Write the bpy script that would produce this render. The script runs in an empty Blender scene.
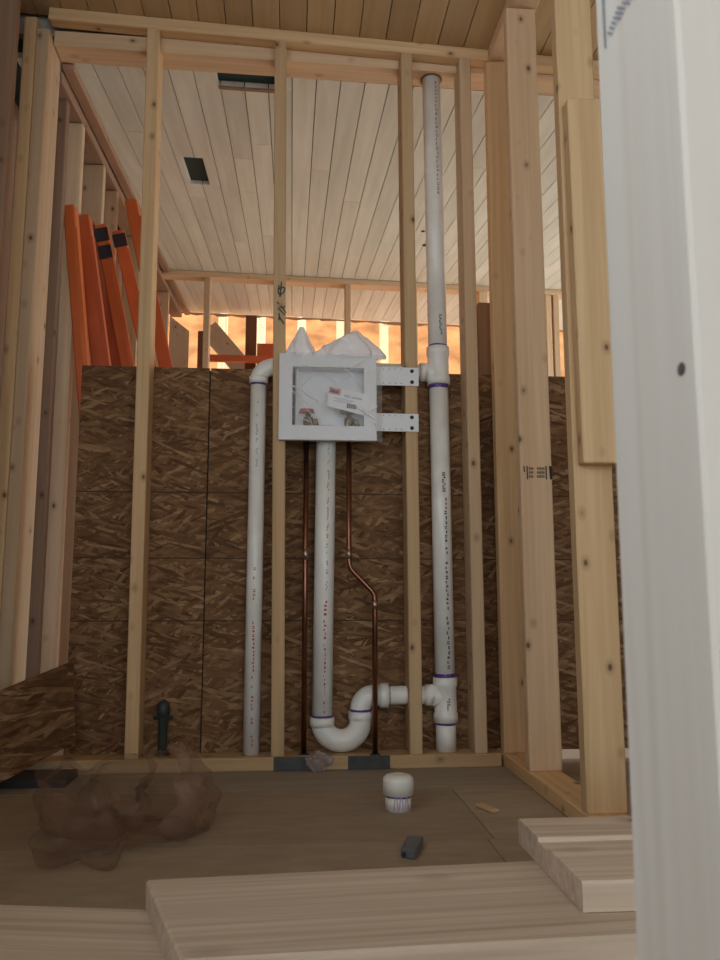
import bpy, bmesh, math, random
from mathutils import Vector, Matrix, noise
random.seed(7)
SC = bpy.context.scene
COL = SC.collection

# ------------------------------------------------------------------ camera
YAW, PITCH, FPX = math.radians(5.0), math.radians(7.9), 815.0
HC = 0.5017
FW = Vector((math.sin(YAW)*math.cos(PITCH), math.cos(YAW)*math.cos(PITCH), math.sin(PITCH)))
RT = Vector((math.cos(YAW), -math.sin(YAW), 0.0))
UP = RT.cross(FW)
cam = bpy.data.cameras.new('camera')
camo = bpy.data.objects.new('camera', cam); COL.objects.link(camo)
camo.matrix_world = Matrix(((RT.x, UP.x, -FW.x, 0), (RT.y, UP.y, -FW.y, 0), (RT.z, UP.z, -FW.z, HC), (0, 0, 0, 1)))
cam.sensor_fit = 'VERTICAL'; cam.sensor_height = 36.0; cam.lens = FPX/960*36.0
cam.clip_start = 0.02
cam.dof.use_dof = True; cam.dof.focus_distance = 2.5; cam.dof.aperture_fstop = 16.0
SC.camera = camo

# ------------------------------------------------------------------ light
world = bpy.data.worlds.new('sky'); SC.world = world; world.use_nodes = True
wn = world.node_tree.nodes; wl = world.node_tree.links
bg = wn['Background']
bg.inputs['Color'].default_value = (0.80, 0.91, 1.0, 1); bg.inputs['Strength'].default_value = 1.0
sun = bpy.data.lights.new('sun', 'SUN'); sun.energy = 1.8; sun.angle = 0.01; sun.color = (1.0, 0.92, 0.80)
so = bpy.data.objects.new('sun', sun); COL.objects.link(so)
sd = Vector((-0.75, 0.22, -0.62)).normalized()          # direction the light travels
so.rotation_euler = sd.to_track_quat('-Z', 'Y').to_euler()
so.location = (4, 4, 8)
def portal(name, loc, size, normal):
    l = bpy.data.lights.new(name, 'AREA'); l.shape = 'RECTANGLE'; l.size, l.size_y = size
    l.cycles.is_portal = True
    o = bpy.data.objects.new(name, l); COL.objects.link(o)
    o.location = loc; o.rotation_euler = Vector(normal).to_track_quat('-Z', 'Z').to_euler()
portal('window_light', (-0.99, -0.22, 1.6), (2.15, 1.1), (1, 0, 0))
portal('doorway_light', (0.75, -2.37, 1.1), (2.5, 2.2), (0, 1, 0))
portal('side_opening_light', (3.57, 4.65, 1.3), (3.7, 2.2), (-1, 0, 0))
portal('porch_light', (1.25, 6.65, 1.4), (4.6, 2.8), (0, -1, 0))
SC.view_settings.view_transform = 'Standard'; SC.view_settings.look = 'None'
SC.view_settings.gamma = 1.0; SC.view_settings.use_curve_mapping = False
SC.view_settings.exposure = 1.62
SC.cycles.use_denoising = True
SC.cycles.max_bounces = 10; SC.cycles.diffuse_bounces = 6; SC.cycles.transparent_max_bounces = 16
SC.cycles.sample_clamp_indirect = 8.0
SC.cycles.caustics_reflective = False; SC.cycles.caustics_refractive = False

# ------------------------------------------------------------------ helpers
def P(x, y, X=None, Y=None, Z=None):
    """point of the place seen at photo pixel (x, y) on the wall/floor plane X=, Y= or Z="""
    v = FW*FPX + RT*(x-360) - UP*(y-480)
    t = X/v.x if X is not None else Y/v.y if Y is not None else (Z-HC)/v.z
    return Vector((0, 0, HC)) + v*t

def link(o, parent=None):
    COL.objects.link(o)
    if parent is not None:
        o.parent = parent
        o.matrix_parent_inverse = WM[parent.name].inverted()
    return o
WM = {}
def make(name, bm, mat, parent=None, M=None, smooth=False):
    """link a bmesh (coordinates already local to M) as one object"""
    M = M or Matrix.Identity(4)
    me = bpy.data.meshes.new(name)
    bmesh.ops.recalc_face_normals(bm, faces=bm.faces[:])
    bm.to_mesh(me); bm.free()
    if smooth:
        for p in me.polygons: p.use_smooth = True
    if mat is not None: me.materials.append(mat)
    o = bpy.data.objects.new(name, me)
    link(o, parent)
    o.matrix_basis = M
    WM[o.name] = M.copy()
    return o
def empty(name, loc=(0, 0, 0)):
    o = bpy.data.objects.new(name, None); COL.objects.link(o)
    o.empty_display_size = 0.05
    o.location = loc; WM[o.name] = Matrix.Translation(loc)
    return o
def tag(o, label, cat, group=None):
    o['label'] = label; o['category'] = cat
    if group: o['group'] = group
    return o
def struct(o, label=None):
    o['kind'] = 'structure'
    if label: o['label'] = label
    return o
def box_bm(x0, x1, y0, y1, z0, z1, bev=0.0):
    bm = bmesh.new()
    bmesh.ops.create_cube(bm, size=1.0, matrix=Matrix.Translation(((x0+x1)/2, (y0+y1)/2, (z0+z1)/2)) @ Matrix.Diagonal((x1-x0, y1-y0, z1-z0, 1)))
    if bev:
        bmesh.ops.bevel(bm, geom=bm.edges[:], offset=bev, segments=1, affect='EDGES')
    return bm
def box(name, x0, x1, y0, y1, z0, z1, mat, parent=None, bev=0.0, center=True):
    c = Vector(((x0+x1)/2, (y0+y1)/2, (z0+z1)/2))
    bm = box_bm(x0-c.x, x1-c.x, y0-c.y, y1-c.y, z0-c.z, z1-c.z, bev)
    return make(name, bm, mat, parent, Matrix.Translation(c))
def frame(origin, zdir, xdir):
    z = Vector(zdir).normalized(); x = Vector(xdir); x = (x - z*x.dot(z)).normalized(); y = z.cross(x)
    return Matrix(((x.x, y.x, z.x, origin[0]), (x.y, y.y, z.y, origin[1]), (x.z, y.z, z.z, origin[2]), (0, 0, 0, 1)))
def lumber(name, p0, p1, w, d, mat, parent=None, xdir=(1, 0, 0), bev=0.003):
    """board of section w (along xdir) by d from p0 to p1 (axis); its length is local z"""
    p0, p1 = Vector(p0), Vector(p1); L = (p1-p0).length
    M = frame((p0+p1)/2, p1-p0, xdir)
    return make(name, box_bm(-w/2, w/2, -d/2, d/2, -L/2, L/2, bev), mat, parent, M)
def prism(name, top, thick, along, mat, parent=None, bev=0.003):
    """flat board whose top outline is given (world, one height); local z runs along the board"""
    c = sum((Vector(p) for p in top), Vector())/len(top) - Vector((0, 0, thick/2))
    M = frame(c, along, (0, 0, 1)); Mi = M.inverted()
    bm = bmesh.new()
    a = [bm.verts.new(Mi @ Vector(p)) for p in top]
    b = [bm.verts.new(Mi @ (Vector(p)-Vector((0, 0, thick)))) for p in top]
    n = len(top)
    bm.faces.new(a); bm.faces.new(b[::-1])
    for i in range(n): bm.faces.new((a[i], b[i], b[(i+1) % n], a[(i+1) % n]))
    if bev: bmesh.ops.bevel(bm, geom=bm.edges[:], offset=bev, segments=1, affect='EDGES')
    return make(name, bm, mat, parent, M)
def tube_into(bm, pts, rad, n=24, cap=True):
    pts = [Vector(p) for p in pts]
    if not isinstance(rad, (list, tuple)): rad = [rad]*len(pts)
    rings = []; ref = None
    for i, p in enumerate(pts):
        t = (pts[min(i+1, len(pts)-1)] - pts[max(i-1, 0)])
        t = t.normalized() if t.length > 1e-9 else tprev
        tprev = t
        if ref is None:
            ref = Vector((0, 1, 0)) if abs(t.y) < 0.9 else Vector((1, 0, 0))
        u = (ref - t*ref.dot(t)).normalized(); v = t.cross(u); ref = u
        rings.append([bm.verts.new(p + (u*math.cos(2*math.pi*k/n) + v*math.sin(2*math.pi*k/n))*rad[i]) for k in range(n)])
    for a, b in zip(rings, rings[1:]):
        for k in range(n):
            f = bm.faces.new((a[k], a[(k+1) % n], b[(k+1) % n], b[k])); f.smooth = True
    if cap:
        bm.faces.new(rings[0][::-1]); bm.faces.new(rings[-1])
def tube(name, pts, rad, mat, parent=None, n=24):
    c = Vector(pts[0]); bm = bmesh.new()
    tube_into(bm, [Vector(p)-c for p in pts], rad, n)
    return make(name, bm, mat, parent, Matrix.Translation(c))
def arc(c, r, a0, a1, u, v, n=10):
    c, u, v = Vector(c), Vector(u), Vector(v)
    return [c + u*(r*math.cos(a0+(a1-a0)*i/n)) + v*(r*math.sin(a0+(a1-a0)*i/n)) for i in range(n+1)]

# ------------------------------------------------------------------ materials
def newmat(name):
    m = bpy.data.materials.new(name); m.use_nodes = True
    nt = m.node_tree; b = nt.nodes['Principled BSDF']
    return m, nt, b
def nd(nt, kind, **kw):
    n = nt.nodes.new(kind)
    for k, v in kw.items(): setattr(n, k, v)
    return n
def coords(nt, scale, rand=True, rot=(0, 0, 0)):
    tc = nd(nt, 'ShaderNodeTexCoord'); src = tc.outputs['Object']
    if rand:
        oi = nd(nt, 'ShaderNodeObjectInfo'); ml = nd(nt, 'ShaderNodeVectorMath', operation='SCALE')
        cx = nd(nt, 'ShaderNodeCombineXYZ')
        for i in range(3): nt.links.new(oi.outputs['Random'], cx.inputs[i])
        ml.inputs['Scale'].default_value = 37.0
        nt.links.new(cx.outputs[0], ml.inputs[0])
        ad = nd(nt, 'ShaderNodeVectorMath', operation='ADD')
        nt.links.new(src, ad.inputs[0]); nt.links.new(ml.outputs[0], ad.inputs[1]); src = ad.outputs[0]
    if any(rot):
        m0 = nd(nt, 'ShaderNodeMapping'); m0.inputs['Rotation'].default_value = rot
        nt.links.new(src, m0.inputs[0]); src = m0.outputs[0]
    mp = nd(nt, 'ShaderNodeMapping'); mp.inputs['Scale'].default_value = scale
    nt.links.new(src, mp.inputs[0])
    return mp.outputs[0]
def ramp(nt, src, stops):
    r = nd(nt, 'ShaderNodeValToRGB'); e = r.color_ramp.elements
    e[0].position, e[0].color = stops[0][0], (*stops[0][1], 1)
    e[1].position, e[1].color = stops[-1][0], (*stops[-1][1], 1)
    for p, c in stops[1:-1]:
        q = e.new(p); q.color = (*c, 1)
    nt.links.new(src, r.inputs[0]); return r.outputs[0]
def mixc(nt, fac, a, b, mode='MIX'):
    m = nd(nt, 'ShaderNodeMix', data_type='RGBA', blend_type=mode)
    if isinstance(fac, float): m.inputs[0].default_value = fac
    else: nt.links.new(fac, m.inputs[0])
    for s, i in ((a, 6), (b, 7)):
        if isinstance(s, tuple): m.inputs[i].default_value = (*s, 1)
        else: nt.links.new(s, m.inputs[i])
    return m.outputs[2]
def noisetex(nt, vec, scale=1.0, detail=4.0, dist=0.0):
    n = nd(nt, 'ShaderNodeTexNoise'); n.inputs['Scale'].default_value = scale; n.inputs['Detail'].default_value = detail
    n.inputs['Distortion'].default_value = dist
    nt.links.new(vec, n.inputs['Vector']); return n.outputs['Fac']
def bump(nt, b, h, strength=0.2, dist=0.002):
    n = nd(nt, 'ShaderNodeBump'); n.inputs['Strength'].default_value = strength; n.inputs['Distance'].default_value = dist
    nt.links.new(h, n.inputs['Height']); nt.links.new(n.outputs[0], b.inputs['Normal'])

def wood(name, light, dark, knots=True, kscale=(15, 15, 10), var=0.25, rough=0.75, grain=(55, 55, 1.6), wide=(14, 14, 0.5)):
    m, nt, b = newmat(name)
    g1 = noisetex(nt, coords(nt, grain), 1.0, 5, 0.6)
    g2 = noisetex(nt, coords(nt, wide), 1.0, 3, 1.5)
    mid = tuple((l*0.55+d*0.45) for l, d in zip(light, dark))
    c = ramp(nt, g1, [(0.30, dark), (0.48, mid), (0.60, light)])
    c2 = ramp(nt, g2, [(0.35, mid), (0.65, light)])
    col = mixc(nt, 0.60, c, c2)
    if knots:
        v = nd(nt, 'ShaderNodeTexVoronoi'); v.inputs['Scale'].default_value = 1.0
        nt.links.new(coords(nt, kscale), v.inputs['Vector'])
        k = ramp(nt, v.outputs['Distance'], [(0.055, (0.9, 0.9, 0.9)), (0.10, (0.30, 0.30, 0.30)), (0.22, (0, 0, 0))])
        col = mixc(nt, k, col, (0.12, 0.06, 0.025))
    oi = nd(nt, 'ShaderNodeObjectInfo')
    mr = nd(nt, 'ShaderNodeMapRange'); mr.inputs['To Min'].default_value = 1-var; mr.inputs['To Max'].default_value = 1+var*0.4
    nt.links.new(oi.outputs['Random'], mr.inputs['Value'])
    hs = nd(nt, 'ShaderNodeHueSaturation'); nt.links.new(mr.outputs[0], hs.inputs['Value']); nt.links.new(col, hs.inputs['Color'])
    nt.links.new(hs.outputs[0], b.inputs['Base Color'])
    b.inputs['Roughness'].default_value = rough; b.inputs['Specular IOR Level'].default_value = 0.3
    bump(nt, b, g1, 0.25, 0.0015)
    return m
def plain(name, col, rough=0.5, metal=0.0, spec=0.5, mottled=0.0, scale=8.0):
    m, nt, b = newmat(name)
    b.inputs['Roughness'].default_value = rough; b.inputs['Metallic'].default_value = metal
    b.inputs['Specular IOR Level'].default_value = spec
    if mottled:
        f = noisetex(nt, coords(nt, (scale,)*3), 1.0, 5)
        c = ramp(nt, f, [(0.3, tuple(x*(1-mottled) for x in col)), (0.7, tuple(min(1, x*(1+mottled*0.5)) for x in col))])
        nt.links.new(c, b.inputs['Base Color'])
    else:
        b.inputs['Base Color'].default_value = (*col, 1)
    return m
def osb(name, lines=()):
    m, nt, b = newmat(name)
    layers = []
    for i, (rot, sc) in enumerate((((0, 0.15, 0), (12, 1, 75)), ((0, -0.6, 0), (14, 1, 85)), ((0, 0.95, 0), (15, 1, 80)), ((0, -0.15, 0), (10, 1, 90)), ((0, 0.4, 0), (12, 1, 95)), ((0, -0.35, 0), (13, 1, 100)))):
        v = nd(nt, 'ShaderNodeTexVoronoi'); v.inputs['Scale'].default_value = 1.0
        src = coords(nt, sc, True, rot)
        nz = nd(nt, 'ShaderNodeTexNoise'); nz.inputs['Scale'].default_value = 1.3; nz.inputs['Detail'].default_value = 3.0
        nt.links.new(src, nz.inputs['Vector'])
        ml = nd(nt, 'ShaderNodeVectorMath', operation='MULTIPLY_ADD'); ml.inputs[1].default_value = (0.7, 0, 0.7)
        nt.links.new(nz.outputs['Color'], ml.inputs[0]); nt.links.new(src, ml.inputs[2])
        nt.links.new(ml.outputs[0], v.inputs['Vector'])
        sp = nd(nt, 'ShaderNodeSeparateColor'); nt.links.new(v.outputs['Color'], sp.inputs[0])
        c = ramp(nt, sp.outputs[0], [(0.0, (0.13, 0.064, 0.030)), (0.4, (0.22, 0.115, 0.053)), (0.8, (0.29, 0.162, 0.078)), (1.0, (0.43, 0.265, 0.135))])
        layers.append((c, sp.outputs[1]))
    col = layers[0][0]
    for i, (c, g) in enumerate(layers[1:]):
        th = nd(nt, 'ShaderNodeMath', operation='GREATER_THAN'); th.inputs[1].default_value = (0.45, 0.5, 0.6, 0.72, 0.8)[i]
        nt.links.new(g, th.inputs[0]); col = mixc(nt, th.outputs[0], col, c)
    fine = noisetex(nt, coords(nt, (25, 25, 90)), 1.0, 4)
    col = mixc(nt, 0.6, col, ramp(nt, fine, [(0.3, (0.45, 0.40, 0.36)), (0.65, (1, 1, 1))]), 'MULTIPLY')
    tc = nd(nt, 'ShaderNodeTexCoord'); se = nd(nt, 'ShaderNodeSeparateXYZ'); nt.links.new(tc.outputs['Object'], se.inputs[0])
    for z in lines:                                          # printed nailing guide lines
        s = nd(nt, 'ShaderNodeMath', operation='COMPARE'); s.inputs[1].default_value = z; s.inputs[2].default_value = 0.0018
        nt.links.new(se.outputs[2], s.inputs[0]); col = mixc(nt, s.outputs[0], col, (0.075, 0.042, 0.024))
    nt.links.new(col, b.inputs['Base Color']); b.inputs['Roughness'].default_value = 0.8; b.inputs['Specular IOR Level'].default_value = 0.2
    bump(nt, b, fine, 0.4, 0.002)
    return m

M_stud = wood('pine_stud', (0.76, 0.52, 0.285), (0.52, 0.31, 0.145))
M_studr = wood('spruce_stud', (0.77, 0.55, 0.345), (0.57, 0.37, 0.205))
M_board = wood('planed_board', (0.74, 0.60, 0.47), (0.40, 0.28, 0.185), kscale=(9, 9, 5), grain=(60, 75, 1.3), wide=(24, 24, 0.9), var=0.12)
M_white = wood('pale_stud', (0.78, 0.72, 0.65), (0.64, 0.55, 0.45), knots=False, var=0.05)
M_old = wood('weathered_framing', (0.40, 0.25, 0.16), (0.22, 0.13, 0.08))
M_ply = wood('dusty_plywood', (0.43, 0.34, 0.245), (0.29, 0.22, 0.155), knots=False, var=0.12, grain=(9, 30, 30), wide=(3, 5, 5))
M_floorb = wood('grey_floor_board', (0.40, 0.34, 0.265), (0.27, 0.22, 0.17), knots=False, var=0.1, grain=(2, 40, 40), wide=(2, 9, 9))
M_rearfloor = wood('bright_subfloor', (0.60, 0.55, 0.46), (0.48, 0.43, 0.35), knots=False)
M_paint = wood('worn_white_paint', (0.80, 0.81, 0.71), (0.60, 0.595, 0.51), knots=False, var=0.10, grain=(30, 1.6, 30), wide=(6, 0.9, 6))
M_ceilw = wood('varnished_ceiling_board', (0.60, 0.42, 0.22), (0.45, 0.29, 0.14), knots=False, var=0.15, rough=0.5, grain=(40, 1.2, 40), wide=(9, 0.5, 9))
M_osb = osb('oriented_strand_board')
M_pvc = plain('white_pvc', (0.90, 0.885, 0.82), 0.28, spec=0.5, mottled=0.10, scale=14)
M_box = plain('white_moulded_plastic', (0.78, 0.78, 0.78), 0.4)
M_purple = plain('purple_primer', (0.10, 0.045, 0.24), 0.4)
M_pink = plain('thin_purple_primer', (0.50, 0.40, 0.62), 0.4)
M_red = plain('red_ink', (0.55, 0.06, 0.06), 0.6)
M_ink = plain('black_ink', (0.02, 0.02, 0.025), 0.7)
M_dimink = plain('faded_black_ink', (0.10, 0.085, 0.07), 0.8)
M_greyink = plain('grey_ink', (0.32, 0.32, 0.34), 0.7)
M_copper = plain('copper', (0.30, 0.135, 0.085), 0.34, metal=1.0, mottled=0.5, scale=9)
M_brass = plain('brass', (0.30, 0.19, 0.08), 0.35, metal=1.0)
M_solder = plain('solder', (0.42, 0.32, 0.26), 0.4, metal=1.0)
M_steel = plain('dark_galvanised_steel', (0.075, 0.077, 0.075), 0.55, metal=0.3, mottled=0.3, scale=30)
M_grey = plain('grey_plastic', (0.13, 0.14, 0.15), 0.6)
M_green = plain('dark_green_brass_valve', (0.03, 0.045, 0.04), 0.5, mottled=0.3, scale=40)
M_orange = plain('orange_enamel', (0.72, 0.16, 0.035), 0.38, mottled=0.15, scale=5)
M_orange2 = plain('deep_orange_enamel', (0.60, 0.12, 0.03), 0.40, mottled=0.2, scale=5)
M_darkend = plain('black_steel_end_plate', (0.03, 0.02, 0.03), 0.5)
M_slot = plain('dark_green_backing', (0.012, 0.035, 0.032), 0.8)  # dark green of the ceiling cutouts' backing and the round spots
M_under = plain('roof_underlay', (0.02, 0.035, 0.03), 0.9)
M_clay = plain('red_clay', (0.36, 0.145, 0.050), 0.95, spec=0.1, mottled=0.5, scale=2.2)
M_siding = plain('exterior_siding', (0.45, 0.42, 0.38), 0.8, mottled=0.15)
M_sticker = plain('white_card', (0.86, 0.86, 0.86), 0.6)
M_darkwood = wood('dark_stained_post', (0.26, 0.11, 0.055), (0.14, 0.06, 0.03), knots=False)
M_sunwood = wood('new_porch_timber', (0.80, 0.68, 0.50), (0.66, 0.50, 0.33))

def film(name, tint, clear, streak, scale, rough=0.22):
    m = bpy.data.materials.new(name); m.use_nodes = True; nt = m.node_tree
    out = nt.nodes['Material Output']; b = nt.nodes['Principled BSDF']
    b.inputs['Base Color'].default_value = (*tint, 1); b.inputs['Roughness'].default_value = rough; b.inputs['Specular IOR Level'].default_value = 0.35
    t = nd(nt, 'ShaderNodeBsdfTransparent'); mx = nd(nt, 'ShaderNodeMixShader')
    f = noisetex(nt, coords(nt, scale, False, (0.2, 0.7, 0.1)), 1.0, 6, 1.2)
    r = ramp(nt, f, [(0.42, (1-clear,)*3), (0.58, (1-clear,)*3), (0.66, (streak,)*3)])
    nt.links.new(r, mx.inputs[0]); nt.links.new(t.outputs[0], mx.inputs[1]); nt.links.new(b.outputs[0], mx.inputs[2])
    nt.links.new(mx.outputs[0], out.inputs['Surface'])
    return m
M_film = film('clear_film', (1.0, 1.0, 1.0), 0.84, 0.17, (70, 30, 12), 0.12)
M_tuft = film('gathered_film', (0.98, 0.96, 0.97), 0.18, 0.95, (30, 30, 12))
M_brown = film('brown_film', (0.26, 0.145, 0.092), 0.70, 0.62, (10, 10, 10), 0.45)

# ------------------------------------------------------------------ large structure
WY = 2.42                       # front of the stud wall
D4 = 0.089; T = 0.038           # two-by-four
TOPZ = 2.268                    # stud tops
# floor: slab with sheets laid on it
floor = struct(box('floor', -1.1, 3.6, -2.4, 6.75, -0.20, -0.0125, M_floorb))
ys = [-2.4, -1.2, 0.02, 1.24, 1.735, 2.195]
for i, (a, b) in enumerate(zip(ys, ys[1:])):
    xs = [-1.0, 0.10 + 0.33*(i % 3), 1.3 + 0.3*(i % 2), 3.5] if i != 3 else [-1.0, 0.415, 1.6, 3.5]
    for x0, x1 in zip(xs, xs[1:]):
        box('floor_panel', x0+0.0012, x1-0.0012, a+0.0012, b-0.0012, -0.0125, 0.0, M_ply, floor)
for x0, x1 in ((-1.0, 1.35), (1.35, 3.5)):
    box('floor_plank', x0+0.001, x1-0.001, 2.197, 2.524, -0.0125, 0.0, M_floorb, floor)
for x0, x1 in ((-1.0, 1.3), (1.3, 3.5)):
    for a, b in ((2.524, 3.75), (3.75, 4.98), (4.98, 6.7)):
        box('floor_panel', x0+0.001, x1-0.001, a+0.001, b-0.001, -0.0125, 0.0, M_rearfloor, floor)

# front ceiling: level boards running away from the camera
CZ = 2.306
MC = Matrix.Translation((-0.05, 0, CZ)) @ Matrix.Rotation(0.042, 4, 'Y')      # the old ceiling sags to the right
def cbox(name, x0, x1, y0, y1, h0, h1, mat, parent):
    c = Vector(((x0+x1)/2, (y0+y1)/2, (h0+h1)/2))
    return make(name, box_bm(x0-c.x, x1-c.x, y0-c.y, y1-c.y, h0-c.z, h1-c.z), mat, parent, MC @ Matrix.Translation(c))
ceil = struct(cbox('ceiling', -1.1, 3.6, -2.4, 2.50, 0.016, 0.05, M_under, None))
x = -1.03
while x < 3.5:
    cuts = [-2.4] + sorted(random.uniform(-2.0, 1.7) for _ in range(1)) + [2.464]
    for a, b in zip(cuts, cuts[1:]):
        cbox('ceiling_board', x+0.0014, x+0.0845, a+0.001, b-0.001, 0.0, 0.016, M_ceilw, ceil)
    x += 0.086

# rear ceiling: painted boards on a slope rising away
K = 0.137; ANG = math.atan(K); Y0 = 2.555; Z0 = 2.2304
def czr(y, x=0.0): return Z0 + K*(y-Y0) - 0.02*x
MR = Matrix.Translation((0, Y0, Z0)) @ Matrix.Rotation(0.02, 4, 'Y') @ Matrix.Rotation(ANG, 4, 'X')
LR = 6.58; LEN = (LR-Y0)/math.cos(ANG)
def rbox(name, x0, x1, v0, v1, h0, h1, mat, parent):
    c = Vector(((x0+x1)/2, (v0+v1)/2, (h0+h1)/2))
    return make(name, box_bm(x0-c.x, x1-c.x, v0-c.y, v1-c.y, h0-c.z, h1-c.z), mat, parent, MR @ Matrix.Translation(c))
ceil2 = struct(rbox('ceiling', -1.1, 3.6, -0.02, LEN, 0.018, 0.05, M_under, None))
MRI = MR.inverted()
def oncei(px, py):
    v = FW*FPX + RT*(px-360) - UP*(py-480)
    a = MRI @ Vector((0, 0, HC)); b = MRI.to_3x3() @ v
    p = a - b*(a.z/b.z); return p.x, p.y
h1a, h1b = oncei(183, 157), oncei(213, 188)
h2a, h2b = oncei(216, 72), oncei(272, 89)
HOLES = [(h1a[0]-0.005, h1b[0]-0.01, h1a[1], h1b[1]-0.04), (h2a[0], h2b[0]+0.01, 0.0, h2b[1])]
def subtract(rects, h):
    out = []
    for (a, b, c, d) in rects:
        x0, x1, v0, v1 = max(a, h[0]), min(b, h[1]), max(c, h[2]), min(d, h[3])
        if x0 >= x1 or v0 >= v1: out.append((a, b, c, d)); continue
        if v0 > c: out.append((a, b, c, v0))
        if v1 < d: out.append((a, b, v1, d))
        if x0 > a: out.append((a, x0, v0, v1))
        if x1 < b: out.append((x1, b, v0, v1))
    return [r for r in out if r[1]-r[0] > 0.004 and r[3]-r[2] > 0.004]
x = -0.92
while x < 3.4:
    n = random.choice((1, 1, 2, 2))
    cuts = [0.0] + sorted(random.uniform(0.3, LEN-0.4) for _ in range(n)) + [LEN - random.uniform(0, 0.05)]
    if n == 2 and cuts[2]-cuts[1] < 0.25: cuts.pop(2)
    for a, b in zip(cuts, cuts[1:]):
        rects = [(x+0.0016, x+0.0814, a+0.0014, b-0.0014)]
        for h in HOLES: rects = subtract(rects, h)
        for r in rects:
            rbox('ceiling_board', r[0], r[1], r[2], r[3], 0.0, 0.017, M_paint, ceil2)
    x += 0.083
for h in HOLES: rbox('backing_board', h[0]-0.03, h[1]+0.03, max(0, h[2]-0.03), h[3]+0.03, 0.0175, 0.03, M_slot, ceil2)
rbox('edge_strip', h2a[0], h2b[0]+0.01, h2b[1], h2b[1]+0.018, -0.006, 0.0, M_old, ceil2)
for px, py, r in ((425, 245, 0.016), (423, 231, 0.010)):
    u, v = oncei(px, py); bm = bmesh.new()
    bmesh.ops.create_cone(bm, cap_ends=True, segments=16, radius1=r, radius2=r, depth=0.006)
    make('dark_hole_disc', bm, M_slot, ceil2, MR @ Matrix.Translation((u, v, -0.001)))
# trim along the left edge of the rear ceiling
e0, e1 = MR @ Vector((-0.748, 0.01, -0.013)), MR @ Vector((-0.868, LEN, -0.013))
lumber('edge_board', e0, e1, 0.040, 0.022, M_old, ceil2)
bm = bmesh.new(); rg = random.Random(4); xx = -0.95; prev = 0.02           # ragged torn edge where the boards stop
while xx < 3.4:
    w_ = rg.uniform(0.02, 0.07); d_ = rg.uniform(0.004, 0.022)
    q_ = [(xx, LEN-0.02, -0.002), (xx+w_, LEN-0.02, -0.002), (xx+w_, LEN+0.012, -d_), (xx, LEN+0.012, -prev)]
    t_ = [(a_, b_+0.006, c_) for a_, b_, c_ in q_]
    va = [bm.verts.new(p) for p in q_]; vb_ = [bm.verts.new(p) for p in t_]
    bm.faces.new(va); bm.faces.new(vb_[::-1])
    for i in range(4): bm.faces.new((va[i], vb_[i], vb_[(i+1) % 4], va[(i+1) % 4]))
    xx += w_; prev = d_
o_r = make('torn_edge', bm, M_old, ceil2, MR); o_r['kind'] = 'stuff'

roof_light_block = struct(cbox('roof_light_block', -1.25, 3.75, -3.3, 2.50, 0.052, 0.14, M_siding, None))  # unseen slabs added to block light leaks; the overhang shades the rear doorway
roof_light_block2 = struct(rbox('roof_light_block', -1.25, 3.75, -0.05, LEN, 0.052, 0.14, M_siding, None))

# outer walls of the rooms (seen only past the framing)
wl_ = struct(empty('wall_left'))
WA, WB, WZ0, WZ1 = -1.3, 0.85, 0.98, 2.15                 # window opening in the left wall
box('siding', -0.99, -0.93, WB, 2.55, -0.012, 2.40, M_old, wl_)
box('siding', -1.10, -1.04, 2.55, 6.6, -0.012, 2.84, M_old, wl_)
box('siding', -0.99, -0.93, -2.4, WA, -0.012, CZ, M_siding, wl_)
box('siding', -0.99, -0.93, WA, WB, -0.012, WZ0, M_siding, wl_)
box('siding', -0.99, -0.93, WA, WB, WZ1, CZ, M_siding, wl_)
wr_ = struct(empty('wall_outer'))
box('siding', 3.5, 3.56, -2.4, 2.8, -0.012, 2.40, M_siding, wr_)
box('siding', 3.5, 3.56, 2.8, 6.5, -0.012, 0.2, M_siding, wr_)
box('siding', 3.5, 3.56, 2.8, 6.5, 2.4, 2.74, M_siding, wr_)
wb_ = struct(empty('wall_behind'))
box('siding', -0.99, -0.5, -2.4, -2.34, -0.012, CZ, M_siding, wb_)
box('siding', 2.0, 3.56, -2.4, -2.34, -0.012, CZ, M_siding, wb_)
box('siding', -0.5, 2.0, -2.4, -2.34, 2.2, CZ, M_siding, wb_)

# ---- the stud wall that carries the plumbing
W = struct(empty('wall_back', (0, WY, 0)), 'open timber stud wall with strand board sheathing behind it')
yc = WY + D4/2
def zpl(x): return 2.266 - 0.042*(x+0.05)                   # underside of the sagging top plate
def wstud(xb, xt, ztop=None, mat=M_stud, z0=T, y=yc, w=T, d=D4):
    return lumber('stud', (xb, y, z0), (xt, y, ztop or zpl(xt)), w, d, mat, W)
wstud(-0.434, -0.449)
wstud(-0.024, -0.045, mat=M_stud)
wstud(0.376, 0.364)
wstud(0.567, 0.557, mat=M_studr)
# corner post at the left: two studs
lumber('stud', (-0.794, WY+0.070, T), (-0.789, WY+0.070, 2.262), T, 0.140, M_studr, W)
lumber('stud', (-0.833, WY+0.065, T), (-0.828, WY+0.065, 2.30), T, 0.130, M_stud, W)
bp = lumber('bottom_plate', (-0.86, yc, T/2), (0.628, yc, T/2), D4, T, M_stud, W, xdir=(0, 1, 0))
for a, b in ((273.5, 312), (348, 390)):
    pa, pb = P(a, 765, Y=WY), P(b, 765, Y=WY)
    o = box('nail_plate', pa.x, pb.x, WY-0.0022, WY-0.0002, 0.001, T+0.0005, M_steel, W)
    o['label'] = 'dark grey steel nail plate'
lumber('top_plate', (-0.775, WY+0.0225, zpl(-0.775)+0.0205), (3.4, WY+0.0225, zpl(3.4)+0.0205), 0.045, 0.040, M_stud, W, xdir=(0, 1, 0))
lumber('lower_top_plate', (-0.768, 2.5105, 2.238+0.026), (3.4, 2.5105, 2.222-0.014*2.9+0.026), D4, 0.052, M_studr, W, xdir=(0, 1, 0))
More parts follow.
